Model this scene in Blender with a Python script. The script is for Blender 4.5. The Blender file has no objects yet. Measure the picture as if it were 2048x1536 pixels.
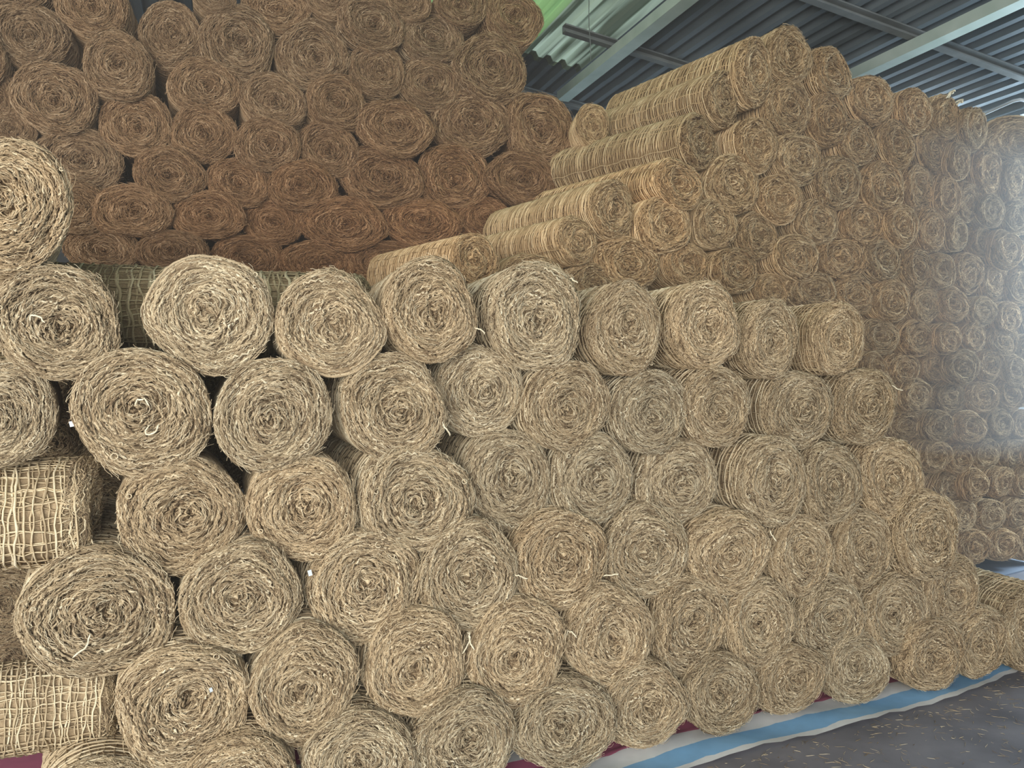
import bpy, math, random
import numpy as np
from mathutils import Matrix, Vector

random.seed(7)
C = bpy.context.scene.collection
SC = bpy.context.scene

# ------------------------------------------------------------------ camera, sky, lights, exposure
EYE = 1.70
F_PX = 1600.0
PITCH = math.radians(-0.82)
cd = bpy.data.cameras.new('camera'); cam = bpy.data.objects.new('camera', cd); C.objects.link(cam)
cam.location = (0, 0, EYE); cam.rotation_euler = (math.pi / 2 + PITCH, 0, 0)
cd.sensor_width = 36.0; cd.lens = F_PX / 2048 * 36.0; cd.clip_end = 200
SC.camera = cam

TH = math.radians(20)                                   # the shed's axes against the camera's
D = Vector((math.cos(TH), math.sin(TH), 0)); N = Vector((-math.sin(TH), math.cos(TH), 0))
def P(s, n, z=0.0):
    return D * s + N * n + Vector((0, 0, z))

w = bpy.data.worlds.new('sky'); SC.world = w; w.use_nodes = True
bg = w.node_tree.nodes['Background']; bg.inputs[0].default_value = (0.62, 0.78, 1.0, 1); bg.inputs[1].default_value = 0.8

def area(name, loc, target, sx, sy, power, color):
    l = bpy.data.lights.new(name, 'AREA'); l.shape = 'RECTANGLE'; l.size = sx; l.size_y = sy; l.energy = power; l.color = color
    o = bpy.data.objects.new(name, l); C.objects.link(o); o.location = loc
    o.rotation_euler = (Vector(target) - Vector(loc)).to_track_quat('-Z', 'Y').to_euler()
    return o
area('entrance_daylight', P(-2.9, -3.1, 2.1), P(0.4, 4.0, 1.4), 7.5, 3.4, 780, (1.0, 0.965, 0.895))
area('doorway_daylight', P(8.4, 5.6, 2.7), P(4.5, 5.2, 1.9), 3.8, 1.3, 900, (0.62, 0.82, 1.0))

vs = SC.view_settings
SC.display_settings.display_device = 'sRGB'
vs.view_transform = 'Standard'; vs.look = 'None'; vs.exposure = 0.0; vs.gamma = 1.0
try: vs.use_curve_mapping = False
except Exception: pass

# ------------------------------------------------------------------ materials
def new_mat(name):
    m = bpy.data.materials.new(name); m.use_nodes = True
    nt = m.node_tree; b = nt.nodes['Principled BSDF']
    return m, nt, b

def coir(name, stops, rough=0.95, nscale=60.0):
    m, nt, b = new_mat(name)
    at = nt.nodes.new('ShaderNodeAttribute'); at.attribute_name = 'tone'
    rp = nt.nodes.new('ShaderNodeValToRGB')
    el = rp.color_ramp.elements
    for i, (p, c) in enumerate(stops):
        e = el[i] if i < 2 else el.new(p)
        e.position = p; e.color = (*c, 1)
    nt.links.new(at.outputs['Fac'], rp.inputs[0])
    tc = nt.nodes.new('ShaderNodeTexCoord')
    nz = nt.nodes.new('ShaderNodeTexNoise'); nz.inputs['Scale'].default_value = nscale; nz.inputs['Detail'].default_value = 3
    nt.links.new(tc.outputs['Object'], nz.inputs['Vector'])
    mr = nt.nodes.new('ShaderNodeMapRange'); mr.inputs['From Min'].default_value = 0.3; mr.inputs['From Max'].default_value = 0.7
    mr.inputs['To Min'].default_value = 0.72; mr.inputs['To Max'].default_value = 1.18
    nt.links.new(nz.outputs['Fac'], mr.inputs['Value'])
    oi = nt.nodes.new('ShaderNodeObjectInfo')
    m1 = nt.nodes.new('ShaderNodeVectorMath'); m1.operation = 'MULTIPLY'
    nt.links.new(rp.outputs['Color'], m1.inputs[0]); nt.links.new(oi.outputs['Color'], m1.inputs[1])
    m2 = nt.nodes.new('ShaderNodeVectorMath'); m2.operation = 'SCALE'
    nt.links.new(m1.outputs[0], m2.inputs[0]); nt.links.new(mr.outputs[0], m2.inputs['Scale'])
    nt.links.new(m2.outputs[0], b.inputs['Base Color'])
    b.inputs['Roughness'].default_value = rough; b.inputs['Specular IOR Level'].default_value = 0.12
    bp = nt.nodes.new('ShaderNodeBump'); bp.inputs['Strength'].default_value = 0.2; bp.inputs['Distance'].default_value = 0.01
    nt.links.new(nz.outputs['Fac'], bp.inputs['Height']); nt.links.new(bp.outputs['Normal'], b.inputs['Normal'])
    return m
M_YARN = coir('coir_yarn', [(0.0, (0.17, 0.12, 0.075)), (1.0, (0.96, 0.86, 0.63)), (0.35, (0.40, 0.305, 0.19)), (0.7, (0.68, 0.55, 0.36))])
M_CORE = coir('coir_mat', [(0.0, (0.12, 0.085, 0.05)), (1.0, (0.46, 0.35, 0.22)), (0.5, (0.28, 0.205, 0.125))], nscale=45)

def noisy(name, c1, c2, scale, rough=0.8, metal=0.0, bump=0.2, stretch=None, detail=5):
    m, nt, b = new_mat(name)
    tc = nt.nodes.new('ShaderNodeTexCoord'); mp = nt.nodes.new('ShaderNodeMapping')
    if stretch: mp.inputs['Scale'].default_value = stretch
    nz = nt.nodes.new('ShaderNodeTexNoise'); nz.inputs['Scale'].default_value = scale; nz.inputs['Detail'].default_value = detail
    nt.links.new(tc.outputs['Object'], mp.inputs[0]); nt.links.new(mp.outputs[0], nz.inputs['Vector'])
    rp = nt.nodes.new('ShaderNodeValToRGB')
    rp.color_ramp.elements[0].position = 0.3; rp.color_ramp.elements[0].color = (*c1, 1)
    rp.color_ramp.elements[1].position = 0.7; rp.color_ramp.elements[1].color = (*c2, 1)
    nt.links.new(nz.outputs['Fac'], rp.inputs[0]); nt.links.new(rp.outputs[0], b.inputs['Base Color'])
    b.inputs['Roughness'].default_value = rough; b.inputs['Metallic'].default_value = metal
    bp = nt.nodes.new('ShaderNodeBump'); bp.inputs['Strength'].default_value = bump; bp.inputs['Distance'].default_value = 0.02
    nt.links.new(nz.outputs['Fac'], bp.inputs['Height']); nt.links.new(bp.outputs['Normal'], b.inputs['Normal'])
    return m
M_FLOOR = noisy('dusty_concrete', (0.14, 0.135, 0.155), (0.26, 0.25, 0.275), 3.0, 0.9, bump=0.3)
M_ROOF = noisy('weathered_roof_steel', (0.10, 0.125, 0.14), (0.17, 0.205, 0.22), 2.2, 0.6, 0.0, 0.05, (1, 0.25, 1))
M_BEAM = noisy('grey_green_paint', (0.44, 0.55, 0.48), (0.56, 0.66, 0.59), 5, 0.6, bump=0.05)
M_RAFTER = noisy('dull_steel', (0.13, 0.145, 0.14), (0.20, 0.215, 0.21), 6, 0.6, bump=0.05)
M_WALL = noisy('wall_sheet_steel', (0.05, 0.055, 0.055), (0.085, 0.09, 0.09), 2.0, 0.7, bump=0.05)
M_PIPE = noisy('pale_conduit', (0.6, 0.65, 0.68), (0.7, 0.74, 0.76), 8, 0.5, bump=0.02)
M_TAG = noisy('white_plastic', (0.72, 0.80, 0.84), (0.85, 0.9, 0.92), 20, 0.4, bump=0.02)
M_BLUEGREY = noisy('blue_grey_surface', (0.16, 0.20, 0.27), (0.24, 0.28, 0.35), 5, 0.6, bump=0.2)

def sheet_translucent(name, c1, c2):
    m, nt, b = new_mat(name)
    nt.nodes.remove(b)
    out = nt.nodes['Material Output']
    tr = nt.nodes.new('ShaderNodeBsdfTranslucent'); df = nt.nodes.new('ShaderNodeBsdfDiffuse'); mx = nt.nodes.new('ShaderNodeMixShader')
    tc = nt.nodes.new('ShaderNodeTexCoord'); nz = nt.nodes.new('ShaderNodeTexNoise'); nz.inputs['Scale'].default_value = 1.6
    mp = nt.nodes.new('ShaderNodeMapping'); mp.vector_type = 'TEXTURE'; mp.inputs['Rotation'].default_value = (0, 0, TH); mp.inputs['Scale'].default_value = (0.11, 3.0, 1)
    nt.links.new(tc.outputs['Object'], mp.inputs[0]); nt.links.new(mp.outputs[0], nz.inputs['Vector'])
    rp = nt.nodes.new('ShaderNodeValToRGB')
    rp.color_ramp.elements[0].position = 0.38; rp.color_ramp.elements[0].color = (*c1, 1)
    rp.color_ramp.elements[1].position = 0.56; rp.color_ramp.elements[1].color = (*c2, 1)
    nt.links.new(nz.outputs['Fac'], rp.inputs[0])
    nt.links.new(rp.outputs[0], tr.inputs[0]); df.inputs[0].default_value = (0.5, 0.6, 0.5, 1)
    mx.inputs[0].default_value = 0.75
    nt.links.new(df.outputs[0], mx.inputs[1]); nt.links.new(tr.outputs[0], mx.inputs[2])
    nt.links.new(mx.outputs[0], out.inputs[0])
    return m
M_SKYLIGHT = sheet_translucent('green_translucent_sheet', (0.40, 0.66, 0.20), (0.64, 0.95, 0.30))
M_SKYLIGHT_OLD = sheet_translucent('dirty_translucent_sheet', (0.09, 0.11, 0.06), (0.86, 0.92, 0.60))

def tarp_mat():
    m, nt, b = new_mat('striped_woven_tarp')
    at = nt.nodes.new('ShaderNodeAttribute'); at.attribute_name = 'across'
    rp = nt.nodes.new('ShaderNodeValToRGB'); rp.color_ramp.interpolation = 'CONSTANT'
    W, B, R = (0.86, 0.89, 0.90), (0.26, 0.54, 0.86), (0.60, 0.17, 0.30)
    st = [(0.0, W), (0.035, B), (0.155, W), (0.27, R), (0.42, W), (0.54, B), (0.66, W), (0.80, R)]
    el = rp.color_ramp.elements
    for i, (p, c) in enumerate(st):
        e = el[i] if i < 2 else el.new(p)
        e.position = p; e.color = (*c, 1)
    nz = nt.nodes.new('ShaderNodeTexNoise'); nz.inputs['Scale'].default_value = 14; nz.inputs['Detail'].default_value = 4
    tc = nt.nodes.new('ShaderNodeTexCoord'); nt.links.new(tc.outputs['Object'], nz.inputs['Vector'])
    ad = nt.nodes.new('ShaderNodeMath'); ad.operation = 'MULTIPLY_ADD'; ad.inputs[1].default_value = 0.02
    nt.links.new(nz.outputs['Fac'], ad.inputs[0]); nt.links.new(at.outputs['Fac'], ad.inputs[2])
    sb = nt.nodes.new('ShaderNodeMath'); sb.operation = 'SUBTRACT'; sb.inputs[1].default_value = 0.01
    nt.links.new(ad.outputs[0], sb.inputs[0]); nt.links.new(sb.outputs[0], rp.inputs[0])
    mr = nt.nodes.new('ShaderNodeMapRange'); mr.inputs['To Min'].default_value = 0.8; mr.inputs['To Max'].default_value = 1.1
    nt.links.new(nz.outputs['Fac'], mr.inputs['Value'])
    sc = nt.nodes.new('ShaderNodeVectorMath'); sc.operation = 'SCALE'
    nt.links.new(rp.outputs[0], sc.inputs[0]); nt.links.new(mr.outputs[0], sc.inputs['Scale'])
    nt.links.new(sc.outputs[0], b.inputs['Base Color']); b.inputs['Roughness'].default_value = 0.55
    return m
M_TARP = tarp_mat()

# ------------------------------------------------------------------ mesh helpers
def mesh_np(name, verts, quads=None, tris=None, tone=None, attr='tone', mat=None, smooth=True):
    me = bpy.data.meshes.new(name)
    verts = np.asarray(verts, np.float32).reshape(-1, 3)
    q = np.zeros((0, 4), np.int32) if quads is None else np.asarray(quads, np.int32).reshape(-1, 4)
    t = np.zeros((0, 3), np.int32) if tris is None else np.asarray(tris, np.int32).reshape(-1, 3)
    me.vertices.add(len(verts)); me.vertices.foreach_set('co', verts.ravel())
    nl = len(q) * 4 + len(t) * 3
    me.loops.add(nl); me.loops.foreach_set('vertex_index', np.concatenate([q.ravel(), t.ravel()]))
    me.polygons.add(len(q) + len(t))
    starts = np.concatenate([np.arange(len(q)) * 4, len(q) * 4 + np.arange(len(t)) * 3])
    me.polygons.foreach_set('loop_start', starts.astype(np.int32))
    me.polygons.foreach_set('use_smooth', np.full(len(q) + len(t), smooth, bool))
    me.update(calc_edges=True)
    if tone is not None:
        a = me.attributes.new(attr, 'FLOAT', 'POINT'); a.data.foreach_set('value', np.asarray(tone, np.float32))
    if mat: me.materials.append(mat)
    me.validate()
    return me

def tubes(paths, radii, sides=3):
    """paths (S,P,3), radii (S,) or (S,P) -> verts, quads (joined thin yarns)"""
    S, Pn, _ = paths.shape
    r = np.broadcast_to(np.asarray(radii).reshape(S, -1), (S, Pn)).copy()
    r[:, 0] *= 0.45; r[:, -1] *= 0.45
    t = np.gradient(paths, axis=1); t /= np.linalg.norm(t, axis=2, keepdims=True) + 1e-9
    ref = np.array([0.13, 1.0, 0.21]); ref /= np.linalg.norm(ref)
    b = np.cross(t, ref); nb = np.linalg.norm(b, axis=2, keepdims=True)
    b = np.where(nb < 0.05, np.array([1.0, 0, 0]), b / (nb + 1e-9))
    n = np.cross(b, t)
    ang = np.arange(sides) * 2 * math.pi / sides
    v = paths[:, :, None, :] + r[:, :, None, None] * (np.cos(ang)[None, None, :, None] * n[:, :, None, :] + np.sin(ang)[None, None, :, None] * b[:, :, None, :])
    idx = np.arange(S * Pn * sides).reshape(S, Pn, sides)
    a0 = idx[:, :-1, :]; a1 = idx[:, 1:, :]
    q = np.stack([a0, np.roll(a0, -1, 2), np.roll(a1, -1, 2), a1], -1)
    return v.reshape(-1, 3), q.reshape(-1, 4)

def ribbons(paths, width):
    S, Pn, _ = paths.shape
    t = np.gradient(paths, axis=1); t /= np.linalg.norm(t, axis=2, keepdims=True) + 1e-9
    b = np.cross(t, np.array([0.1, 1.0, 0.15])); b /= np.linalg.norm(b, axis=2, keepdims=True) + 1e-6
    wd = np.broadcast_to(np.asarray(width).reshape(S, -1), (S, Pn))[:, :, None]
    v = np.stack([paths - b * wd, paths + b * wd], 2)
    idx = np.arange(S * Pn * 2).reshape(S, Pn, 2)
    q = np.stack([idx[:, :-1, 0], idx[:, :-1, 1], idx[:, 1:, 1], idx[:, 1:, 0]], -1)
    return v.reshape(-1, 3), q.reshape(-1, 4)

class Outline:
    """the slightly squashed, uneven section of one roll variant, and the height of its coiled end"""
    def __init__(self, seed, turns, dome, recess):
        g = np.random.default_rng(seed); self.g = g; self.turns = turns
        self.amp = g.uniform(0.012, 0.04, 4) * np.array([1, 1, .7, .5]); self.ph = g.uniform(0, 6.28, 4); self.k = np.array([2, 3, 4, 5])
        self.cx, self.cz = g.uniform(-0.17, 0.17, 2)
        self.w = g.uniform(0, 6.28, (5,)); self.dome = dome; self.recess = recess
        self.tw = g.uniform(0, 6.28, 6)
    def shape(self, phi):
        return 1 + (self.amp * np.sin(self.k * phi[..., None] + self.ph)).sum(-1) - self.amp.sum() * 0.4
    def xz(self, r, phi):
        rr = r * (1 + (self.shape(phi) - 1) * np.minimum(r, 1.2) ** 1.0)
        f = np.clip(1 - r, 0, 1) ** 1.2
        return rr * np.cos(phi) + self.cx * f, rr * np.sin(phi) + self.cz * f
    def wob(self, r, phi):
        w = self.w
        return 1.5 * (0.22 * np.sin(2 * phi + w[0] + 5 * r) + 0.16 * np.sin(3 * phi + w[1] - 9 * r) + 0.14 * np.sin(5 * phi + w[2] + 13 * r) + 0.1 * np.sin(8 * phi + w[3] + 31 * r)) / self.turns
    def y(self, r, phi):
        w = self.tw
        e = np.clip((r - 0.80) / 0.24, 0, 1)
        u = 0.05 * np.sin(phi + w[0]) * r + 0.035 * np.sin(2 * phi + w[1] + 4 * r) + 0.03 * np.sin(11 * r + w[2] + phi) + 0.02 * np.sin(19 * r + 3 * phi + w[3])
        return self.dome * e ** 2 + self.recess * (1 - np.clip(r / 0.55, 0, 1)) ** 1.5 + u

def body_mesh(name, o, length, nr=44, na=72, ny=7, bulge=0.955):
    g = o.g
    rs = np.linspace(0.015, 0.955, nr); ph = np.linspace(0, 2 * math.pi, na, endpoint=False)
    R, PH = np.meshgrid(rs, ph, indexing='ij')
    fr = R * o.turns - PH / (2 * math.pi) + o.wob(R, PH) * o.turns
    ridge = np.abs(np.sin(math.pi * fr)) ** 0.7
    Y = o.y(R, PH) + 0.15 - 0.14 * ridge + g.normal(0, 0.008, R.shape)
    X, Z = o.xz(R, PH)
    v = np.stack([X, Y, Z], -1)
    tone = 0.25 + 0.5 * ridge + g.normal(0, 0.15, R.shape)
    ys = np.concatenate([[0.2, 0.35], np.linspace(0.6, length, ny)])
    YS, PH2 = np.meshgrid(ys, ph, indexing='ij')
    bul = bulge + 0.012 * np.sin(PH2 * 2 + YS * 1.3 + o.ph[0]) + g.normal(0, 0.006, PH2.shape)
    X2, Z2 = o.xz(bul, PH2)
    v2 = np.stack([X2, YS + 0 * X2, Z2], -1)
    # blunt rear end
    X3, Z3 = o.xz(np.full(na, 0.5), ph); v3 = np.stack([X3, np.full(na, length + 0.06), Z3], -1)
    V = np.concatenate([v.reshape(-1, 3), v2.reshape(-1, 3), v3])
    T = np.concatenate([tone.ravel(), np.clip(g.normal(0.78, 0.2, v2.shape[0] * na), 0, 1), np.full(na, 0.4)])
    nrow = nr + len(ys) + 1
    idx = np.arange(nrow * na).reshape(nrow, na)
    a, b = idx[:-1], idx[1:]
    q = np.stack([a, b, np.roll(b, -1, 1), np.roll(a, -1, 1)], -1).reshape(-1, 4)
    V = np.concatenate([V, [[o.cx, float(o.y(np.array(0.0), np.array(0.0))) + 0.05, o.cz], [0, length + 0.08, 0]]])
    T = np.concatenate([T, [0.2, 0.4]])
    c0, c1 = len(V) - 2, len(V) - 1
    t0 = np.stack([np.full(na, c0), idx[0], np.roll(idx[0], -1)], -1)
    t1 = np.stack([np.full(na, c1), np.roll(idx[-1], -1), idx[-1]], -1)
    return mesh_np(name, V, q, np.concatenate([t0, t1]), np.clip(T, 0, 1), mat=M_CORE)

def coil_mesh(name, o, S, Pn, rad, seglen=(0.2, 0.75), jit=0.30, fib=500, curls=5, wav=1.0):
    g = o.g; N_ = o.turns
    rr = np.sqrt(g.uniform(0.004, 1.13, S)); ph0 = g.uniform(0, 2 * math.pi, S)
    k = np.round(rr * N_ - ph0 / (2 * math.pi) - 0.5)
    L = g.uniform(*seglen, S) * np.clip(0.35 + rr, 0, 1)
    dphi = L / np.maximum(rr, 0.1)
    t = np.linspace(0, 1, Pn)[None]
    phi = ph0[:, None] + dphi[:, None] * t
    base = (k[:, None] + 0.5 + phi / (2 * math.pi)) / N_
    base = base + (g.normal(0, jit, S) / N_)[:, None] + (g.normal(0, 0.36, S) / N_)[:, None] * (t - 0.5)
    base = np.abs(base) + 0.004
    f1 = g.uniform(1.2, 3.6, S)[:, None] * (L[:, None] / 0.3); p1 = g.uniform(0, 6.28, S)[:, None]
    a1 = (wav * g.uniform(0.08, 0.30, S) / N_)[:, None]
    r = base - o.wob(base, phi) + a1 * np.sin(2 * math.pi * f1 * t + p1)
    r = np.clip(r, 0.004, 1.03 + 0.0 * r)
    r = np.where(r > 1.02, 1.02 - 0.05 * g.random(S)[:, None], r)
    lift = g.uniform(-0.035, 0.03, S)[:, None]
    ends = 0.05 * (2 * t - 1) ** 4 * g.uniform(0, 1, S)[:, None]
    und = 0.02 * np.sin(2 * math.pi * f1 * 0.9 * t + p1 * 1.7)
    Y = o.y(r, phi) + lift + ends + und - 0.015
    # the outer winding rounds over on to the side
    over = np.clip((r - 0.93) / 0.1, 0, 1); Y = Y + over * g.uniform(0, 0.30, S)[:, None]
    X, Z = o.xz(r, phi)
    paths = np.stack([X, Y, Z], -1)
    R_ = rad * g.uniform(0.5, 1.5, S)
    v, q = tubes(paths, R_[:, None] * (1 + 0.1 * g.normal(0, 1, (S, Pn))).clip(0.7, 1.4) * (1 - 0.45 * np.abs(2 * t - 1) ** 3))
    strand = np.clip(g.beta(1.7, 2.3, S), 0, 1)
    tone = np.repeat(strand, Pn * 3) + g.normal(0, 0.07, S * Pn * 3)
    # fine loose hairs
    if fib:
        fp = g.uniform(0, 2 * math.pi, fib); fr = np.sqrt(g.uniform(0.0, 1.05, fib)); edge = g.random(fib) < 0.32
        fr = np.where(edge, g.uniform(0.9, 1.0, fib), fr)
        tt = np.linspace(0, 1, 6)[None]
        fl = g.uniform(0.07, 0.26, fib)[:, None]; an = g.normal(0, 0.28, fib)[:, None]
        out = np.where(edge, g.uniform(0.0, 0.08, fib), 0)[:, None]
        r2 = fr[:, None] + np.sin(an) * fl * tt * 0.7 + 0.012 * np.sin(tt * g.uniform(4, 9, fib)[:, None] + fp[:, None] * 7) + out * tt ** 1.5
        r2 = np.clip(r2, 0.01, 1.13)
        p2 = fp[:, None] + np.cos(an) * fl * tt / np.maximum(fr[:, None], 0.2) + 0.035 * np.sin(tt * 4 + fp[:, None] * 9)
        X, Z = o.xz(r2, p2)
        Y = o.y(np.minimum(r2, 1.0), p2) - 0.05 - 0.05 * g.random(fib)[:, None] * np.sin(tt * 3.1) + np.where(edge, g.uniform(-0.04, 0.45, fib), 0)[:, None]
        v2, q2 = ribbons(np.stack([X, Y, Z], -1), np.full(fib, rad * 0.2))
        q = np.concatenate([q, q2 + len(v)]); v = np.concatenate([v, v2])
        tone = np.concatenate([tone, np.repeat(g.uniform(0.3, 0.95, fib), 12)])
    for _ in range(curls):
        a = g.uniform(0, 6.28); rc = g.uniform(0.55, 0.98); cr = g.uniform(0.025, 0.05)
        x0, z0 = o.xz(np.array(rc), np.array(a)); y0 = float(o.y(np.array(rc), np.array(a))) - 0.05
        tt = np.linspace(0, g.uniform(4.5, 7.5), 12)
        pth = np.stack([x0 + cr * np.cos(tt + a), y0 - 0.01 * tt + 0.0 * tt, z0 + cr * np.sin(tt + a)], -1)[None]
        v2, q2 = tubes(pth, np.full(1, rad * 0.75))
        q = np.concatenate([q, q2 + len(v)]); v = np.concatenate([v, v2]); tone = np.concatenate([tone, np.full(len(v2), 0.85)])
    return mesh_np(name, v, q, None, np.clip(tone, 0, 1), mat=M_YARN)

def net_mesh(name, o, length, ring_gap, warp_n, rad, seg=44, layers=(1.0, 0.968)):
    parts = [net_layer(o, length, ring_gap, warp_n, rad, seg, k) for k in layers]
    off = np.cumsum([0] + [len(p[0]) for p in parts[:-1]])
    return mesh_np(name, np.concatenate([p[0] for p in parts]), np.concatenate([p[1] + f for p, f in zip(parts, off)]), None, np.clip(np.concatenate([p[2] for p in parts]), 0, 1), mat=M_YARN)

def net_layer(o, length, ring_gap, warp_n, rad, seg, k):
    """open weave of the outermost winding: yarns round the roll and yarns along it"""
    g = o.g
    ys = np.arange(0.20 + ring_gap * (0.0 if k == 1.0 else 0.45), length, ring_gap)
    ys = ys + g.normal(0, ring_gap * 0.10, len(ys)); S = len(ys)
    ph = np.linspace(0, 2 * math.pi, seg + 1)[None] + np.zeros((S, 1))
    wy = g.uniform(0, 6.28, (S, 3))
    Y = ys[:, None] + ring_gap * (0.16 * np.sin(3 * ph + wy[:, :1]) + 0.12 * np.sin(7 * ph + wy[:, 1:2]) + 0.08 * np.sin(13 * ph + wy[:, 2:])) + 0.03 * np.sin(2 * ph)
    R = k * 1.005 + 0.010 * np.sin(warp_n / 2 * ph + np.arange(S)[:, None] * math.pi) + g.normal(0, 0.004, ph.shape)
    X, Z = o.xz(R, ph)
    v, q = tubes(np.stack([X, Y, Z], -1), rad * g.uniform(0.8, 1.25, S)[:, None] * (1 + 0.15 * g.normal(0, 1, ph.shape)))
    tone = np.repeat(g.uniform(0.45, 0.95, S), (seg + 1) * 3) + g.normal(0, 0.08, len(v))
    S2 = warp_n; Pn = 26
    tt = np.linspace(0.16, length, Pn)[None] + np.zeros((S2, 1))
    a = ((np.arange(S2) + (0.0 if k == 1.0 else 0.4)) / S2 * 2 * math.pi + g.normal(0, 0.03, S2))[:, None] + 0.03 * np.sin(tt * 5 + g.uniform(0, 6.28, S2)[:, None]) + 0.02 * np.sin(tt * 13 + g.uniform(0, 6.28, S2)[:, None])
    R = k + 0.014 * np.sin(tt / ring_gap * math.pi) + 0 * a
    X, Z = o.xz(R, a)
    v2, q2 = tubes(np.stack([X, tt, Z], -1), rad * 0.72 * g.uniform(0.7, 1.2, S2)[:, None] * np.ones((1, Pn)))
    q = np.concatenate([q, q2 + len(v)]); v = np.concatenate([v, v2])
    tone = np.concatenate([tone, np.repeat(g.uniform(0.3, 0.85, S2), Pn * 3)])
    return v, q, tone

def make_family(tag_, count, seed, turns, length, S, Pn, rad, net, fib, curls, jit=0.24, nr=44, na=72, wav=1.0, bulge=0.955):
    out = []
    for i in range(count):
        g = np.random.default_rng(seed + i)
        o = Outline(seed + i, g.uniform(*turns), g.uniform(0.10, 0.2), g.uniform(-0.10, 0.22))
        out.append((body_mesh('rolled_mat', o, length, nr, na, bulge=bulge), coil_mesh('yarn_ends', o, S, Pn, rad, jit=jit, fib=fib, curls=curls, wav=wav),
                    net_mesh('outer_netting', o, length, *net) if net else None))
    return out

FRONT = make_family('front', 8, 100, (9.0, 12.0), 5.6, 1500, 11, 0.0150, (0.15, 30, 0.022), 1100, 2, jit=0.16)
CROSS = make_family('cross', 2, 200, (9.5, 12.5), 5.6, 1100, 10, 0.016, (0.20, 34, 0.029), 1500, 2, bulge=0.935)
RIGHT = make_family('right', 7, 300, (7.5, 10.0), 6.6, 620, 9, 0.023, (0.078, 18, 0.035, 34, (1.0,)), 700, 1, jit=0.2, nr=36, na=56)
LEFT = make_family('left', 7, 500, (11, 15), 4.6, 850, 9, 0.0165, (0.13, 20, 0.030, 32, (1.0,)), 900, 0, jit=0.32, nr=44, na=60, wav=1.2)

# ------------------------------------------------------------------ object helpers
def link(name, me, parent=None, kind=None, label=None):
    o = bpy.data.objects.new(name, me); C.objects.link(o)
    if parent is not None: o.parent = parent
    if kind: o['kind'] = kind
    if label: o['label'] = label
    return o
def struct(name, me, parent=None):
    o = link(name, me, parent); o['kind'] = 'structure'; return o
def tag(o, label, cat, group=None):
    o['label'] = label; o['category'] = cat
    if group: o['group'] = group
    return o

cp, sp = math.cos(PITCH), math.sin(PITCH)
def ray(u, v):
    a, b = (u - 1024) / F_PX, (768 - v) / F_PX
    return Vector((a, cp - b * sp, sp + b * cp))
def hit(u, v, th, c):
    n = Vector((-math.sin(th), math.cos(th), 0)); r = ray(u, v)
    return r * (c / r.dot(n)) + Vector((0, 0, EYE))

spin_rng = random.Random(11)
def place_roll(fam, i, loc, rz, a, b, length_k=1.0, tilt=0.0, color=(1, 1, 1), net=True, spin=None):
    """loc: centre of the coiled end; a, b: half width and half height; the roll runs along its local +Y"""
    body, coil, netm = fam[i % len(fam)]
    root = bpy.data.objects.new('coir_roll', None); C.objects.link(root)
    root.empty_display_size = 0.1
    root.location = loc - Vector((0, 0, b)); root.rotation_euler = (tilt, 0, rz)
    a *= 1.025; b *= 1.025
    r = (a + b) / 2
    base = Matrix.Translation((0, 0, b)) @ Matrix.Diagonal((a, r, b, 1))
    side = Matrix.Translation((0, 0, b)) @ Matrix.Diagonal((a, r * length_k, b, 1))
    sp_ = spin_rng.uniform(0, 6.28) if spin is None else spin
    for nm, me, kd, pm in (('rolled_mat', body, None, side), ('yarn_ends', coil, 'stuff', base), ('outer_netting', netm if net else None, 'stuff', side)):
        if me is None: continue
        o = link(nm, me, root, kd); o.matrix_parent_inverse = pm; o.rotation_euler = (0, sp_, 0)
        o.color = (*color, 1)
    return root

def vary(rng, base, amt=0.10):
    k = 1 + rng.uniform(-amt, amt); wv = rng.uniform(-0.03, 0.03)
    return (base[0] * k * (1 + wv), base[1] * k, base[2] * k * (1 - wv))

ORD = ['first', 'second', 'third', 'fourth', 'fifth', 'sixth', 'seventh', 'eighth', 'ninth', 'tenth', 'eleventh', 'twelfth', 'thirteenth', 'fourteenth', 'fifteenth', 'sixteenth']

# ------------------------------------------------------------------ the shed
def quadmesh(name, pts, mat, thick=0.0):
    me = bpy.data.meshes.new(name); n = len(pts)
    me.from_pydata([tuple(p) for p in pts], [], [tuple(range(n))]); me.materials.append(mat); return me
def boxmesh(name, o, ax, ay, az, mat):
    """box from corner o with edge vectors ax, ay, az"""
    v = [o + ax * i + ay * j + az * k for k in (0, 1) for j in (0, 1) for i in (0, 1)]
    f = [(0, 2, 3, 1), (4, 5, 7, 6), (0, 1, 5, 4), (2, 6, 7, 3), (0, 4, 6, 2), (1, 3, 7, 5)]
    me = bpy.data.meshes.new(name); me.from_pydata([tuple(p) for p in v], [], f); me.materials.append(mat); return me

S0, S1, N0, N1 = -7.5, 8.6, -4.5, 9.6
ZV = Vector((0, 0, 1))
struct('floor', boxmesh('floor', P(S0 - 1, N0 - 4, -0.12), D * (S1 - S0 + 4), N * (N1 - N0 + 5), ZV * 0.12, M_FLOOR))

TAN = 0.14
def roof_z(s):
    return EYE + 2.89 - TAN * (s - 3.65)

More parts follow.
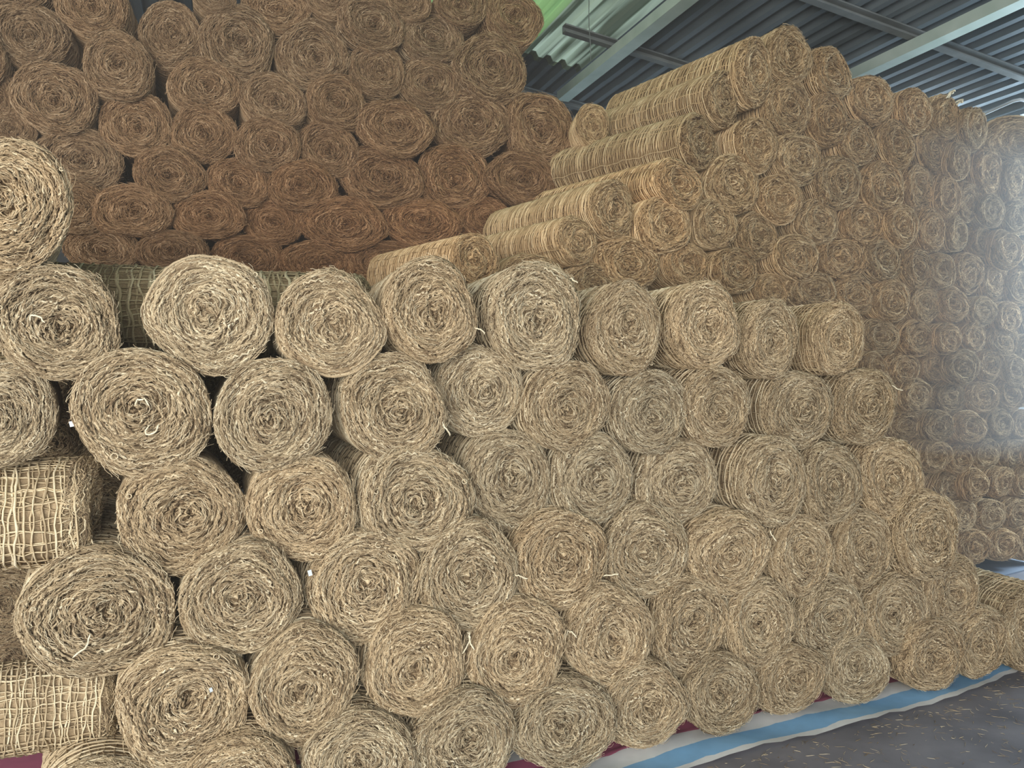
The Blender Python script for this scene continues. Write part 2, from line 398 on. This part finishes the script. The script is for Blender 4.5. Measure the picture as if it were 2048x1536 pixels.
def corrugated(name, s0, s1, n0, n1, mat, lift=0.0, pitch=0.15, depth=0.045):
    k = int(round((s1 - s0) / pitch)); prof = []
    for j in range(k):
        b = s0 + j * pitch
        prof += [(b, 0), (b + pitch * 0.34, 0), (b + pitch * 0.5, depth), (b + pitch * 0.84, depth)]
    prof.append((s0 + k * pitch, 0))
    v = []
    for n in (n0, n1):
        v += [tuple(P(s, n, roof_z(s) + z + lift)) for s, z in prof]
    m = len(prof)
    f = [(j, j + 1, m + j + 1, m + j) for j in range(m - 1)]
    me = bpy.data.meshes.new(name); me.from_pydata(v, [], f); me.materials.append(mat)
    return me
ceil = bpy.data.objects.new('ceiling', None); C.objects.link(ceil); ceil['kind'] = 'structure'
s = S0
cells = []
wsheet = 0.6
kcol = 0
while s < S1:
    e = s + wsheet
    cells.append((s, e)); s = e; kcol += 1
for (a, b) in cells:
    for (n0, n1, lf) in ((N0 - 0.5, 1.2, 0.006), (1.1, 7.2, 0.0), (7.1, N1, 0.006)):
        trans = (1.5 < a + 0.3 < 3.25) and n0 == 1.1
        o = struct('roof_sheet', corrugated('roof_sheet', a, b, n0, n1, (M_SKYLIGHT if a < 2.5 else M_SKYLIGHT_OLD) if trans else M_ROOF, lf), ceil)
        if trans: o['label'] = 'green translucent roof sheet'

def beam(s0, n0, s1, n1, wd, dp, mat, drop=0.0, name='roof_beam'):
    p0, p1 = P(s0, n0, roof_z(s0) - drop - 0.004), P(s1, n1, roof_z(s1) - drop - 0.004)
    ax = p1 - p0; side = Vector((ax.x, ax.y, 0)).normalized().cross(ZV) * wd
    # open channel: web, top and bottom flange
    ob = bpy.data.objects.new(name, None); C.objects.link(ob); ob['kind'] = 'structure'
    struct('flange', boxmesh('flange', p0 - side / 2, ax, side, ZV * -0.012, mat), ob)
    struct('web', boxmesh('web', p0 - side / 2 - ZV * 0.012, ax, side.normalized() * 0.012, ZV * -(dp - 0.024), mat), ob)
    struct('flange', boxmesh('flange', p0 - side / 2 - ZV * (dp - 0.012), ax, side, ZV * -0.012, mat), ob)
    return ob
for sb, ne in ((3.3, 7.55), (5.15, 7.55), (7.0, 7.55), (1.45, 7.55)):
    beam(sb, N0, sb, ne, 0.125, 0.09, M_BEAM, 0.07)
for sa, sb, nn in ((2.80, 8.5, 6.38), (1.0, 8.5, 7.85), (3.4, 8.5, 4.85), (1.0, 8.5, 3.3)):
    beam(sa, nn, sb, nn, 0.07, 0.07, M_RAFTER, 0.0)

def wall(name, a, b, h0, h1, mat):
    return struct(name, boxmesh(name, a, b - a, (b - a).normalized().cross(ZV) * 0.06, ZV * h0, mat)) if h0 == h1 else None
me = bpy.data.meshes.new('wall_back')
def tapered_wall(name, s0, n0, s1, n1):
    z0, z1 = roof_z(s0), roof_z(s1)
    t = (P(s1, n1) - P(s0, n0)).normalized().cross(ZV) * 0.06
    v = [P(s0, n0), P(s1, n1), P(s1, n1, z1), P(s0, n0, z0)]; v += [p + t for p in v]
    f = [(0, 1, 2, 3), (7, 6, 5, 4), (0, 4, 5, 1), (1, 5, 6, 2), (2, 6, 7, 3), (3, 7, 4, 0)]
    m = bpy.data.meshes.new(name); m.from_pydata([tuple(p) for p in v], [], f); m.materials.append(M_WALL)
    return struct(name, m)
tapered_wall('wall_back', S0, N1, S1, N1)
tapered_wall('wall_left', S0, N0, S0, N1)
tapered_wall('wall_right', S1, N0, S1, 3.6)
tapered_wall('wall_right', S1, 7.6, S1, N1)
struct('wall_right', boxmesh('wall_right', P(S1, 3.6, 3.45), N * 4.0, D * 0.06, ZV * (roof_z(S1) - 3.45), M_WALL))
struct('wall_right', boxmesh('wall_right', P(S1, 3.6, 0), N * 4.0, D * 0.06, ZV * 1.95, M_WALL))

# ------------------------------------------------------------------ tarp under the front stack
es = np.array([-5, 0.5, 1.57, 1.96, 2.28, 2.9, 3.56, 4.23, 5.4]); en = np.array([2.6, 2.75, 2.87, 2.945, 2.985, 3.03, 3.10, 3.25, 3.62])
sv = np.linspace(-4.2, 5.3, 96); rngt = np.random.default_rng(4)
off = np.concatenate([np.linspace(0, 0.5, 26), np.linspace(0.6, 1.6, 8)])
V, A = [], []
jag = rngt.normal(0, 0.004, len(sv))
for i, s_ in enumerate(sv):
    for j, f_ in enumerate(off):
        n_ = np.interp(s_, es, en) + f_ + (jag[i] if j < 3 else 0)
        z_ = 0.006 + 0.006 * (1 + math.sin(s_ * 9 + f_ * 14)) * (f_ < 0.32) + 0.003 * (1 + math.sin(s_ * 31 + f_ * 40)) * (f_ < 0.3)
        V.append(tuple(P(s_, n_, z_))); A.append(f_)
idx = np.arange(len(V)).reshape(len(sv), len(off))
q = np.stack([idx[:-1, :-1], idx[1:, :-1], idx[1:, 1:], idx[:-1, 1:]], -1).reshape(-1, 4)
o = link('striped_tarp', mesh_np('striped_tarp', V, q, None, A, attr='across', mat=M_TARP))
tag(o, 'white, blue and red striped plastic tarp spread under the front stack', 'tarp')

# ------------------------------------------------------------------ front stack
FC = 3.20
front_rows = [
 ('topmost', [(5, 408, 143, 134, dict(off=-0.05, yaw=12))]),
 ('top', [(112, 648, 136, 114, dict(yaw=8)), (420, 630, 126, 122, dict(lk=0.42)), (660, 650, 107, 108, dict(lk=0.42)), (862, 622, 91, 106), (1072, 634, 95, 108), (1256, 660, 73, 92), (1414, 652, 66, 88), (1546, 678, 54, 78), (1682, 680, 47, 75)]),
 ('second', [(5, 832, 104, 112), (283, 830, 142, 128), (548, 833, 115, 117), (788, 818, 105, 107), (960, 785, 80, 95, dict(off=0.09)), (1138, 812, 86, 90), (1305, 825, 77, 81), (1437, 815, 71, 78), (1600, 822, 62, 82), (1733, 815, 56, 80)]),
 ('third', [(360, 1035, 134, 116), (606, 1022, 109, 108), (835, 1003, 116, 111), (1018, 963, 86, 104, dict(off=0.08)), (1190, 960, 82, 89), (1358, 966, 81, 83), (1550, 965, 65, 94, dict(off=-0.04)), (1668, 968, 58, 86), (1785, 957, 59, 84)]),
 ('fourth', [(195, 1233, 159, 128), (482, 1203, 123, 108), (732, 1180, 111, 115), (942, 1158, 99, 108), (1122, 1124, 91, 101), (1295, 1108, 86, 94), (1462, 1110, 79, 86), (1606, 1113, 62, 79), (1728, 1100, 59, 78), (1860, 1075, 59, 90, dict(off=-0.05))]),
 ('fifth', [(367, 1420, 141, 120), (610, 1378, 109, 118), (835, 1332, 104, 105), (1037, 1312, 98, 108), (1222, 1275, 85, 105), (1383, 1256, 79, 101), (1525, 1250, 65, 90), (1660, 1243, 71, 88), (1796, 1231, 62, 83), (1905, 1185, 54, 76)]),
 ('sixth', [(476, 1582, 115, 102), (723, 1530, 112, 106), (930, 1493, 107, 103), (1130, 1456, 99, 93), (1291, 1412, 85, 90), (1446, 1402, 74, 81), (1585, 1367, 69, 76), (1715, 1346, 65, 70), (1868, 1314, 63, 72, dict(off=-0.03)), (1967, 1268, 47, 72), (2062, 1240, 48, 86)]),
 ('lowest', [(205, 1622, 125, 98)]),
]
front_looks = {
 ('topmost', 0): 'big pale straw coir roll alone on top of the front stack by the frame edge',
 ('top', 0): 'wide flattened pale coir roll just under the single topmost roll of the front stack',
 ('top', 1): 'round shaggy coir roll with a small dark hole in its coil, top row',
 ('top', 8): 'last top-row coir roll of the front stack, its net side lit and tagged white',
 ('second', 1): 'very wide coir roll with a hooked centre, second row, beside a pale tag',
 ('second', 4): 'darker coir roll sunk back between its neighbours in the second front row',
 ('third', 6): 'coir roll pushed forward showing its netted side, third row of the front stack',
 ('fourth', 0): 'flattened oval shaggy coir roll between the two crosswise netted rolls',
 ('fourth', 9): 'coir roll with a hollow dark centre at the far end of the fourth front row',
 ('sixth', 10): 'coir roll lying apart on the tarp just past the end of the front stack',
}
rngc = random.Random(5)
FRONT_BASE = (0.95, 0.93, 0.90)
roll_at = {}
ci = 0
for row, items in front_rows:
    for j, it in enumerate(items):
        u, v, rx, ry = it[:4]; ex = it[4] if len(it) > 4 else {}
        low = {'fourth': 0.06, 'fifth': 0.12, 'sixth': 0.2, 'lowest': 0.2}.get(row, 0) * min(1, max(0, 1 - (u - 900) / 800))
        c = FC + ex.get('off', 0) - low + rngc.uniform(-0.02, 0.02)
        Lp, Rp = hit(u - rx, v, TH, c), hit(u + rx, v, TH, c)
        T_, B_ = hit(u, v - ry, TH, c), hit(u, v + ry, TH, c)
        a, b = (Rp - Lp).length / 2, (T_.z - B_.z) / 2
        ctr = (Lp + Rp) / 2; ctr.z = (T_.z + B_.z) / 2
        if ctr.z - b < 0.02: ctr.z = b + 0.02
        if row == 'sixth' and u > 600: ctr.z = b + 0.018
        toward = math.degrees(-math.atan((u - 1024) / F_PX)) - 20
        rz = TH + math.radians(ex.get('yaw', (0.75 * toward if toward > 0 else 0) + rngc.uniform(-3, 3)))
        root = place_roll(FRONT, ci * 7 + j, ctr, rz, a, b, ex.get('lk', 1.0), color=vary(rngc, FRONT_BASE))
        ci += 1
        lab = front_looks.get((row, j)) or 'straw-coloured coir roll, %s from the left in the %s row of the front stack' % (ORD[j], row)
        tag(root, lab, 'coir roll', 'coir rolls of the front stack')
        roll_at[(row, j)] = (root, ctr, a, b)

# two rolls lying crosswise at the near end of the stack, netted side showing
for (u1, v, ry, lab) in ((168, 1043, 118, 'crosswise coir roll with open net weave on its side, in the third row'), (218, 1428, 94, 'crosswise coir roll with open net weave, in the lower corner of the stack')):
    p = hit(u1, v, TH, FC); T_, B_ = hit(u1 - 60, v - ry, TH, FC), hit(u1 - 60, v + ry, TH, FC)
    b = (T_.z - B_.z) / 2
    root = place_roll(CROSS, 0 if ry > 100 else 1, p + N * (b * 0.93), TH + math.pi / 2, b * 0.95, b, 0.75, color=(1.02, 1.02, 1.0))
    tag(root, lab, 'coir roll', 'crosswise coir rolls in the front stack')
p = hit(745, 600, TH, FC + 0.62); b = 0.215
root = place_roll(FRONT, 5, Vector((p.x, p.y, hit(330, 540, TH, FC + 0.85).z - b)) + N * b, TH + math.pi / 2, b, b, 1.35, color=(0.8, 0.82, 0.74))
tag(root, 'crosswise netted coir roll lying behind the top row of the front stack', 'coir roll', 'crosswise coir rolls in the front stack')

# ------------------------------------------------------------------ tall reddish stack at the back left
LC = 5.62
left_rows = [
 ('top', [(20, -40, 78, 62), (182, 8, 72, 62), (430, -2, 42, 26), (550, 14, 68, 50), (658, 0, 46, 36), (808, 2, 52, 42), (925, 6, 48, 44), (1028, 34, 54, 58)]),
 ('second', [(-62, 120, 66, 70), (56, 68, 76, 68), (340, 70, 60, 66), (475, 84, 76, 70), (625, 110, 69, 67), (745, 46, 63, 52), (866, 72, 64, 50)]),
 ('third', [(108, 194, 84, 71), (236, 130, 68, 66), (410, 172, 72, 54), (546, 200, 63, 54), (676, 205, 60, 53), (754, 140, 52, 54), (860, 167, 60, 52), (982, 138, 69, 66)]),
 ('fourth', [(0, 200, 28, 60), (15, 262, 52, 46), (160, 318, 86, 64), (272, 250, 72, 64), (405, 268, 65, 58), (535, 290, 65, 53), (655, 298, 60, 58), (790, 255, 74, 58), (942, 247, 76, 66), (1083, 260, 69, 75)]),
 ('fifth', [(338, 350, 72, 53), (480, 365, 64, 50), (605, 372, 68, 50), (763, 355, 84, 61), (910, 353, 72, 62), (1047, 357, 68, 56), (1150, 352, 40, 46)]),
 ('sixth', [(150, 415, 72, 52), (262, 422, 80, 54), (413, 430, 75, 48), (545, 445, 63, 45), (688, 448, 83, 54), (845, 447, 75, 51), (970, 440, 54, 48)]),
 ('seventh', [(205, 500, 76, 47), (345, 506, 70, 45), (495, 518, 76, 46), (640, 528, 77, 46), (780, 526, 72, 44), (905, 520, 60, 44)]),
 ('eighth', [(420, 590, 76, 48), (575, 600, 76, 50), (720, 598, 72, 48), (860, 600, 72, 48)]),
]
left_looks = {
 ('top', 7): 'reddish coir roll topping the end of the tall stack by the green roof sheet',
 ('fourth', 9): 'big rounded reddish coir roll jutting up beside the dark gap under the roof',
 ('third', 7): 'large round coir roll at the end of the tall stack, below the top end roll',
 ('third', 1): 'coir roll of the tall stack with its outer side catching orange light',
 ('fourth', 0): 'barely seen dark roll at the frame edge, tall stack, above another dark roll',
 ('fourth', 1): 'dim dark roll just above the big pale roll of the front stack',
}
for ri, (row, items) in enumerate(left_rows):
    for j, it in enumerate(items):
        u, v, rx, ry = it[:4]
        c = LC + rngc.uniform(-0.06, 0.06)
        Lp, Rp = hit(u - rx, v, TH, c), hit(u + rx, v, TH, c); T_, B_ = hit(u, v - ry, TH, c), hit(u, v + ry, TH, c)
        a, b = (Rp - Lp).length / 2, (T_.z - B_.z) / 2
        ctr = (Lp + Rp) / 2; ctr.z = (T_.z + B_.z) / 2
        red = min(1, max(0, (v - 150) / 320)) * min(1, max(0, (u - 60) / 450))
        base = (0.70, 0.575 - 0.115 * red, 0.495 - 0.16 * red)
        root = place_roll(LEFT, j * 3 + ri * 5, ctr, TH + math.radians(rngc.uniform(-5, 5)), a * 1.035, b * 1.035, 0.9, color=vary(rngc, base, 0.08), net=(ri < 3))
        lab = left_looks.get((row, j)) or 'reddish coir roll, %s from the left in the %s row of the tall stack' % (ORD[j], row)
        tag(root, lab, 'coir roll', 'reddish coir rolls of the tall stack')

# ------------------------------------------------------------------ hazy stack at the back right
RC, RTH = 4.03, math.radians(28)
right_rows = [
 ('top', [(1512, 143, 39, 66, dict(yaw=6)), (1582, 110, 41, 56), (1668, 146, 43, 52), (1746, 199, 41, 50), (1834, 222, 33, 46), (1894, 236, 28, 48), (1951, 258, 27, 43), (2046, 288, 62, 54, dict(off=0.02, yaw=-20, lk=0.5, big=1))]),
 ('second', [(1186, 252, 29, 46, dict(off=0.9, yaw=-22)), (1450, 197, 39, 58, dict(yaw=10)), (1578, 217, 44, 58), (1661, 238, 36, 54), (1718, 284, 37, 45), (1799, 288, 30, 49), (1872, 302, 31, 43), (1922, 322, 22, 40), (1980, 346, 28, 48), (2035, 365, 26, 47), (2080, 375, 26, 45)]),
 ('third', [(1400, 284, 44, 54, dict(yaw=14)), (1517, 289, 39, 57), (1600, 319, 45, 52), (1678, 365, 43, 52), (1773, 375, 39, 53), (1841, 377, 31, 49), (1896, 396, 26, 46), (1937, 402, 23, 40), (1985, 421, 26, 35), (2034, 435, 25, 38), (2078, 450, 24, 40)]),
 ('fourth', [(1363, 368, 51, 52, dict(yaw=10)), (1470, 369, 48, 59), (1563, 397, 42, 51), (1640, 443, 40, 47), (1730, 446, 40, 46), (1808, 452, 31, 44), (1866, 461, 27, 43), (1917, 468, 23, 38), (1967, 485, 26, 34), (2017, 500, 29, 42), (2068, 520, 26, 42)]),
 ('fifth', [(1228, 419, 46, 57, dict(yaw=8)), (1332, 451, 51, 58), (1435, 448, 41, 51), (1518, 473, 37, 49), (1600, 515, 42, 47), (1687, 517, 46, 44), (1774, 519, 42, 45), (1838, 536, 28, 43), (1887, 543, 27, 36), (1940, 546, 30, 40), (1990, 564, 28, 41), (2038, 572, 23, 42), (2082, 590, 23, 40)]),
 ('sixth', [(953, 520, 50, 52, dict(yaw=10, off=-0.1)), (1156, 481, 42, 47, dict(yaw=8)), (1260, 526, 58, 53), (1378, 531, 47, 44), (1474, 541, 46, 46), (1543, 581, 34, 34), (1625, 582, 46, 37), (1712, 591, 40, 40), (1787, 603, 34, 42), (1853, 610, 31, 38), (1910, 608, 28, 36), (1968, 623, 28, 30), (2020, 636, 27, 33), (2069, 650, 26, 36)]),
 ('seventh', [(1072, 552, 58, 44), (1192, 565, 52, 40), (1764, 673, 36, 36), (1838, 678, 34, 36), (1900, 678, 28, 31), (1952, 674, 27, 31), (2010, 682, 29, 31), (2062, 700, 26, 32)]),
 ('eighth', [(1750, 736, 27, 32), (1806, 741, 35, 36), (1870, 735, 29, 32), (1928, 735, 32, 37), (1982, 732, 25, 33), (2032, 740, 24, 33), (2078, 735, 24, 33)]),
 ('ninth', [(1836, 792, 34, 34), (1905, 795, 32, 33), (1967, 795, 30, 34), (2022, 788, 27, 34), (2072, 780, 26, 34)]),
 ('tenth', [(1812, 852, 35, 32), (1880, 853, 33, 32), (1945, 855, 31, 32), (2003, 848, 28, 30), (2046, 850, 20, 30)]),
 ('eleventh', [(1873, 914, 30, 33), (1922, 917, 27, 32), (1975, 908, 28, 32), (2028, 908, 26, 32), (2076, 905, 24, 32)]),
 ('twelfth', [(1902, 973, 30, 32), (1955, 970, 27, 31), (2006, 965, 27, 31), (2050, 965, 22, 31)]),
 ('thirteenth', [(1928, 1034, 30, 33), (1984, 1032, 29, 33), (2036, 1028, 27, 33)]),
 ('lowest', [(1952, 1096, 31, 33), (2010, 1092, 29, 33), (2056, 1090, 26, 33)]),
]
right_looks = {
 ('top', 0): 'long coir roll showing its whole lit side under the roof, behind the second one',
 ('top', 1): 'highest coir roll of the far stack, its end shaded under the roof',
 ('top', 7): 'big orange-brown roll in the haze past the far stack top',
 ('top', 5): 'far stack roll with two frayed yarn tufts sticking up from its top',
 ('second', 0): 'small shaded coir roll in the gap between the tall stack and the far stack',
 ('second', 1): 'long coir roll of the far stack with its netted orange side lit, second row',
 ('third', 0): 'long coir roll of the far stack with its netted orange side lit, third row',
 ('fifth', 0): 'long slanting coir roll with lit orange side, just above the front stack top',
 ('sixth', 0): 'coir roll peeping over the front stack, pointing toward the tall reddish stack',
 ('third', 1): 'dark shadowed coir roll tucked under its neighbours near the far stack top',
}
ck = 0
for ri, (row, items) in enumerate(right_rows):
    for j, it in enumerate(items):
        u, v, rx, ry = it[:4]; ex = it[4] if len(it) > 4 else {}
        c = RC + ex.get('off', 0) + rngc.uniform(-0.05, 0.05)
        Lp, Rp = hit(u - rx, v, RTH, c), hit(u + rx, v, RTH, c); T_, B_ = hit(u, v - ry, RTH, c), hit(u, v + ry, RTH, c)
        a, b = (Rp - Lp).length / 2, (T_.z - B_.z) / 2
        ctr = (Lp + Rp) / 2; ctr.z = (T_.z + B_.z) / 2
        if ctr.z - b < 0.02: ctr.z = b + 0.02
        base = (0.98, 0.84, 0.69)
        root = place_roll(LEFT if ex.get('big') else RIGHT, ck * 3 + j * 5 + ri, ctr, RTH + math.radians(ex.get('yaw', rngc.uniform(-4, 5))), a, b, ex.get('lk', 1.0), color=vary(rngc, base, 0.1))
        ck += 1
        roll_at[('far', row, j)] = (root, ctr, a, b)
        lab = right_looks.get((row, j)) or 'brown coir roll, %s from the left in the %s row of the far stack' % (ORD[j], row)
        tag(root, lab, 'coir roll', 'coir rolls of the far stack')

# ------------------------------------------------------------------ small things
sheet = boxmesh('blue_strip', P(4.3, 4.45, 0.0), D * 3.5 + N * 0.75, N * 1.6, ZV * 0.012, M_BLUEGREY)  # thin flat blue-grey slab on the floor
o = link('blue_strip', sheet); tag(o, 'flat blue-grey strip on the floor at the foot of the far stack', 'sheet')

# second rank, added and coloured darker to darken the front stack's gaps
for k, (u, v, rr, lab) in enumerate([
    (262, 700, 80, 'added darkened coir roll deep in the gap below the round shaggy top-row roll'),
    (118, 880, 84, 'added darkened coir roll deep in the gap beside the pale blue tag'),
    (205, 1000, 84, 'added darkened coir roll deep in the gap beside the upper crosswise netted roll'),
    (540, 722, 74, 'added darkened coir roll deep in the gap between second and third top-row rolls'),
    (700, 905, 74, 'added darkened coir roll deep in the gap under the third-row to second-row step'),
    (890, 885, 70, 'added darkened coir roll deep in the gap below the sunk-back second-row roll'),
    (15, 1215, 86, 'added darkened coir roll deep in the gap below the upper crosswise netted roll'),
    (448, 915, 72, 'added darkened coir roll deep in the gap between three big rolls, second and third rows'),
    (122, 772, 66, 'added darkened coir roll deep in the gap under the flattened roll of the top row'),
    (430, 768, 66, 'added darkened coir roll deep in the gap under the round shaggy top-row roll'),
    (20, 1330, 70, 'added darkened coir roll deep in the gap above the lower crosswise netted roll')]):
    c = FC + 1.32
    p = hit(u, v, TH, c); rad = (hit(u, v - rr, TH, c).z - hit(u, v + rr, TH, c).z) / 2
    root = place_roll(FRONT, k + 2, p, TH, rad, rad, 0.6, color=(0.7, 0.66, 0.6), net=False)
    tag(root, lab, 'coir roll', 'added coir rolls darkening the gaps')

for u, v, rr, lab in ((250, 356, 70, 'added darkened reddish roll deep in a gap low at the near end of the tall stack'), (316, 188, 70, 'added darkened reddish roll deep in the gap high in the tall stack')):  # extra rolls added behind the tall stack, darker coloured, to darken its gaps
    p = hit(u, v, TH, LC + 1.3); rad = (hit(u, v - rr, TH, LC + 1.3).z - hit(u, v + rr, TH, LC + 1.3).z) / 2
    tag(place_roll(LEFT, u, p, TH, rad, rad, 0.6, color=(0.6, 0.47, 0.38), net=False), lab, 'coir roll', 'added coir rolls darkening the gaps')

def world_child(name, me, root, label=None, kind=None):
    o = link(name, me, root, kind, label)
    m = Matrix.Translation(root.location) @ root.rotation_euler.to_matrix().to_4x4()
    o.matrix_parent_inverse = m.inverted()
    return o
# white tags
def make_tag(key, u, v, sz, fwd):
    root = roll_at[key][0]
    p = hit(u, v, TH, FC - fwd)
    ax = D * sz * 0.8 + N * 0.004 + ZV * sz * 0.15; az = ZV * sz * 1.2 - D * sz * 0.3
    world_child('tag', boxmesh('tag', p - ax / 2 - az / 2, ax, N * 0.003, az, M_TAG), root, 'small white tag')
make_tag(('second', 1), 143, 848, 0.016, -0.02)
make_tag(('fourth', 2), 620, 1146, 0.018, 0.06)
make_tag(('top', 8), 1617, 673, 0.014, -0.10)
make_tag(('fifth', 0), 422, 1380, 0.012, 0.16)
# yarn ends that poke out
yr = np.random.default_rng(77)
def poke(key, pts, fwd, rad=0.0035, th=TH, c=FC):
    root = roll_at[key][0]
    pp = [np.array(hit(u, v, th, c - fwd - 0.012 * k)) for k, (u, v) in enumerate(pts)]
    t = np.linspace(0, len(pp) - 1, 10)
    path = np.stack([np.interp(t, range(len(pp)), [p[i] for p in pp]) for i in range(3)], -1)
    path += yr.normal(0, 0.0015, path.shape)
    v, q = tubes(path[None], np.full(1, rad), 4)
    world_child('loose_yarn', mesh_np('loose_yarn', v, q, None, np.full(len(v), 0.95), mat=M_YARN), root)
poke(('fourth', 3), [(1028, 1150), (1042, 1152), (1056, 1158)], 0.07)
poke(('fourth', 4), [(1205, 1152), (1222, 1150), (1238, 1148)], 0.07)
poke(('fifth', 2), [(935, 1265), (940, 1282), (926, 1307)], 0.10)
poke(('fifth', 3), [(938, 1262), (941, 1284), (948, 1300)], 0.10)
poke(('second', 3), [(885, 845), (893, 858), (901, 872), (896, 860)], 0.05)
poke(('fifth', 3), [(1128, 1278), (1136, 1262), (1148, 1266), (1153, 1276)], 0.08)
poke(('fourth', 0), [(144, 1315), (172, 1296), (182, 1265)], 0.16)
poke(('second', 1), [(300, 850), (288, 862), (296, 872), (312, 864), (318, 846)], 0.08)
poke(('second', 1), [(270, 812), (274, 800), (290, 798), (298, 812)], 0.08)
poke(('top', 0), [(58, 640), (62, 630), (78, 632), (90, 646)], 0.06)
poke(('top', 4), [(1140, 556), (1150, 562), (1156, 566)], 0.02)
poke(('top', 3), [(950, 655), (962, 660), (970, 668)], 0.02)
poke(('fourth', 9), [(1540, 1060), (1545, 1072), (1552, 1082)], 0.07)
for q4 in ([(1893, 196), (1899, 186), (1908, 180), (1911, 183)], [(1897, 196), (1903, 184), (1907, 183), (1904, 188)], [(1910, 205), (1919, 200), (1926, 199), (1924, 205)], [(1912, 210), (1920, 204), (1927, 204)]):
    poke(('far', 'top', 5), q4, 0.02, 0.007, RTH, RC)
poke(('second', 9), [(1784, 770), (1796, 778), (1806, 781)], 0.03)
# fibre litter on the floor in front of the tarp
fg = np.random.default_rng(9); nf = 900
ss = fg.uniform(1.2, 5.5, nf); nn_ = np.interp(ss, es, en) - np.abs(fg.normal(0, 0.35, nf)) - 0.01
an = fg.uniform(0, 6.28, nf); ln = fg.uniform(0.01, 0.05, nf)
tt = np.linspace(-0.5, 0.5, 4)
x = ss[:, None] + np.cos(an)[:, None] * ln[:, None] * tt + 0.004 * np.sin(tt * 6 + an[:, None]); y = nn_[:, None] + np.sin(an)[:, None] * ln[:, None] * tt
d3, n3 = np.array(D), np.array(N)
pth = x[..., None] * d3 + y[..., None] * n3; pth[..., 2] = 0.003
v, q = tubes(pth, fg.uniform(0.0006, 0.0016, nf))
o = link('fibre_litter', mesh_np('fibre_litter', v, q, None, np.repeat(fg.uniform(0.2, 0.9, nf), 12), mat=M_YARN), kind='stuff')
tag(o, 'loose coir fibre strewn on the dark floor along the tarp edge', 'fibre litter')
# pale conduit under the roof
def hit_roof(u, v, drop):
    r = ray(u, v)
    # EYE + t*r.z = roof_z(s) - drop, s = t * r.D
    t = (2.89 + TAN * 3.65 - drop) / (r.z + TAN * r.dot(D))
    return np.array(r * t + Vector((0, 0, EYE)))
pts = [hit_roof(1935, 244, 0.10), hit_roof(1968, 228, 0.10), hit_roof(2026, 202, 0.10), hit_roof(2040, 199, 0.10), hit_roof(2110, 214, 0.10)]
t = np.linspace(0, 4, 21); path = np.stack([np.interp(t, range(5), [p[i] for p in pts]) for i in range(3)], -1)
v, q = tubes(path[None], np.full(1, 0.014), 8)
o = link('conduit', mesh_np('conduit', v, q, mat=M_PIPE)); tag(o, 'thin pale conduit under the roof, bending above the hazy end of the far stack', 'pipe')

a_ = hit_roof(1176, -40, 0.02); t = np.linspace(0, 1, 8)[:, None]
path = a_ + t * np.array([0.02, -0.01, -0.62]) + 0.004 * np.sin(t * 9)
v, q = tubes(path[None], np.full(1, 0.0035), 5)
o = link('hanging_wire', mesh_np('hanging_wire', v, q, mat=M_RAFTER)); tag(o, 'thin loose wire hanging from the translucent roof sheet', 'wire')

# ------------------------------------------------------------------ added haze volumes for door glare and lifted darks, thicker by the doorway
def haze(name, o, ax, ay, az, density, color):
    m = bpy.data.materials.new(name); m.use_nodes = True; nt = m.node_tree
    nt.nodes.remove(nt.nodes['Principled BSDF'])
    vsn = nt.nodes.new('ShaderNodeVolumeScatter'); vsn.inputs['Density'].default_value = density; vsn.inputs['Color'].default_value = (*color, 1)
    vsn.inputs['Anisotropy'].default_value = 0.0
    nt.links.new(vsn.outputs[0], nt.nodes['Material Output'].inputs['Volume'])
    ob = link(name, boxmesh(name, o, ax, ay, az, m)); ob['kind'] = 'stuff'
    return ob
hz = haze('veil_haze', P(3.3, 3.0, 0.02), D * 5.2, N * 5.6, ZV * 3.6, 0.055, (0.88, 0.94, 1.0))  # volume standing in for the veiling glare of the door
tag(hz, 'thin bluish haze added as door glare before the far stack', 'haze')
hz = haze('veil_haze', P(4.9, 3.3, 1.1), D * 3.5, N * 5.0, ZV * 2.4, 0.30, (0.88, 0.94, 1.0))  # denser volume for the brightest part of that glare
tag(hz, 'thicker haze added as bright door glare at the far end of the far stack', 'haze')
hz = haze('veil_haze', P(-6.8, 2.2, 0.03), D * 10.1, N * 6.5, ZV * 4.2, 0.022, (1.0, 0.96, 0.9))  # added volume that lifts the darks around the tall stack
tag(hz, 'faint warm haze added to lift the dark between the front and tall stacks', 'haze')
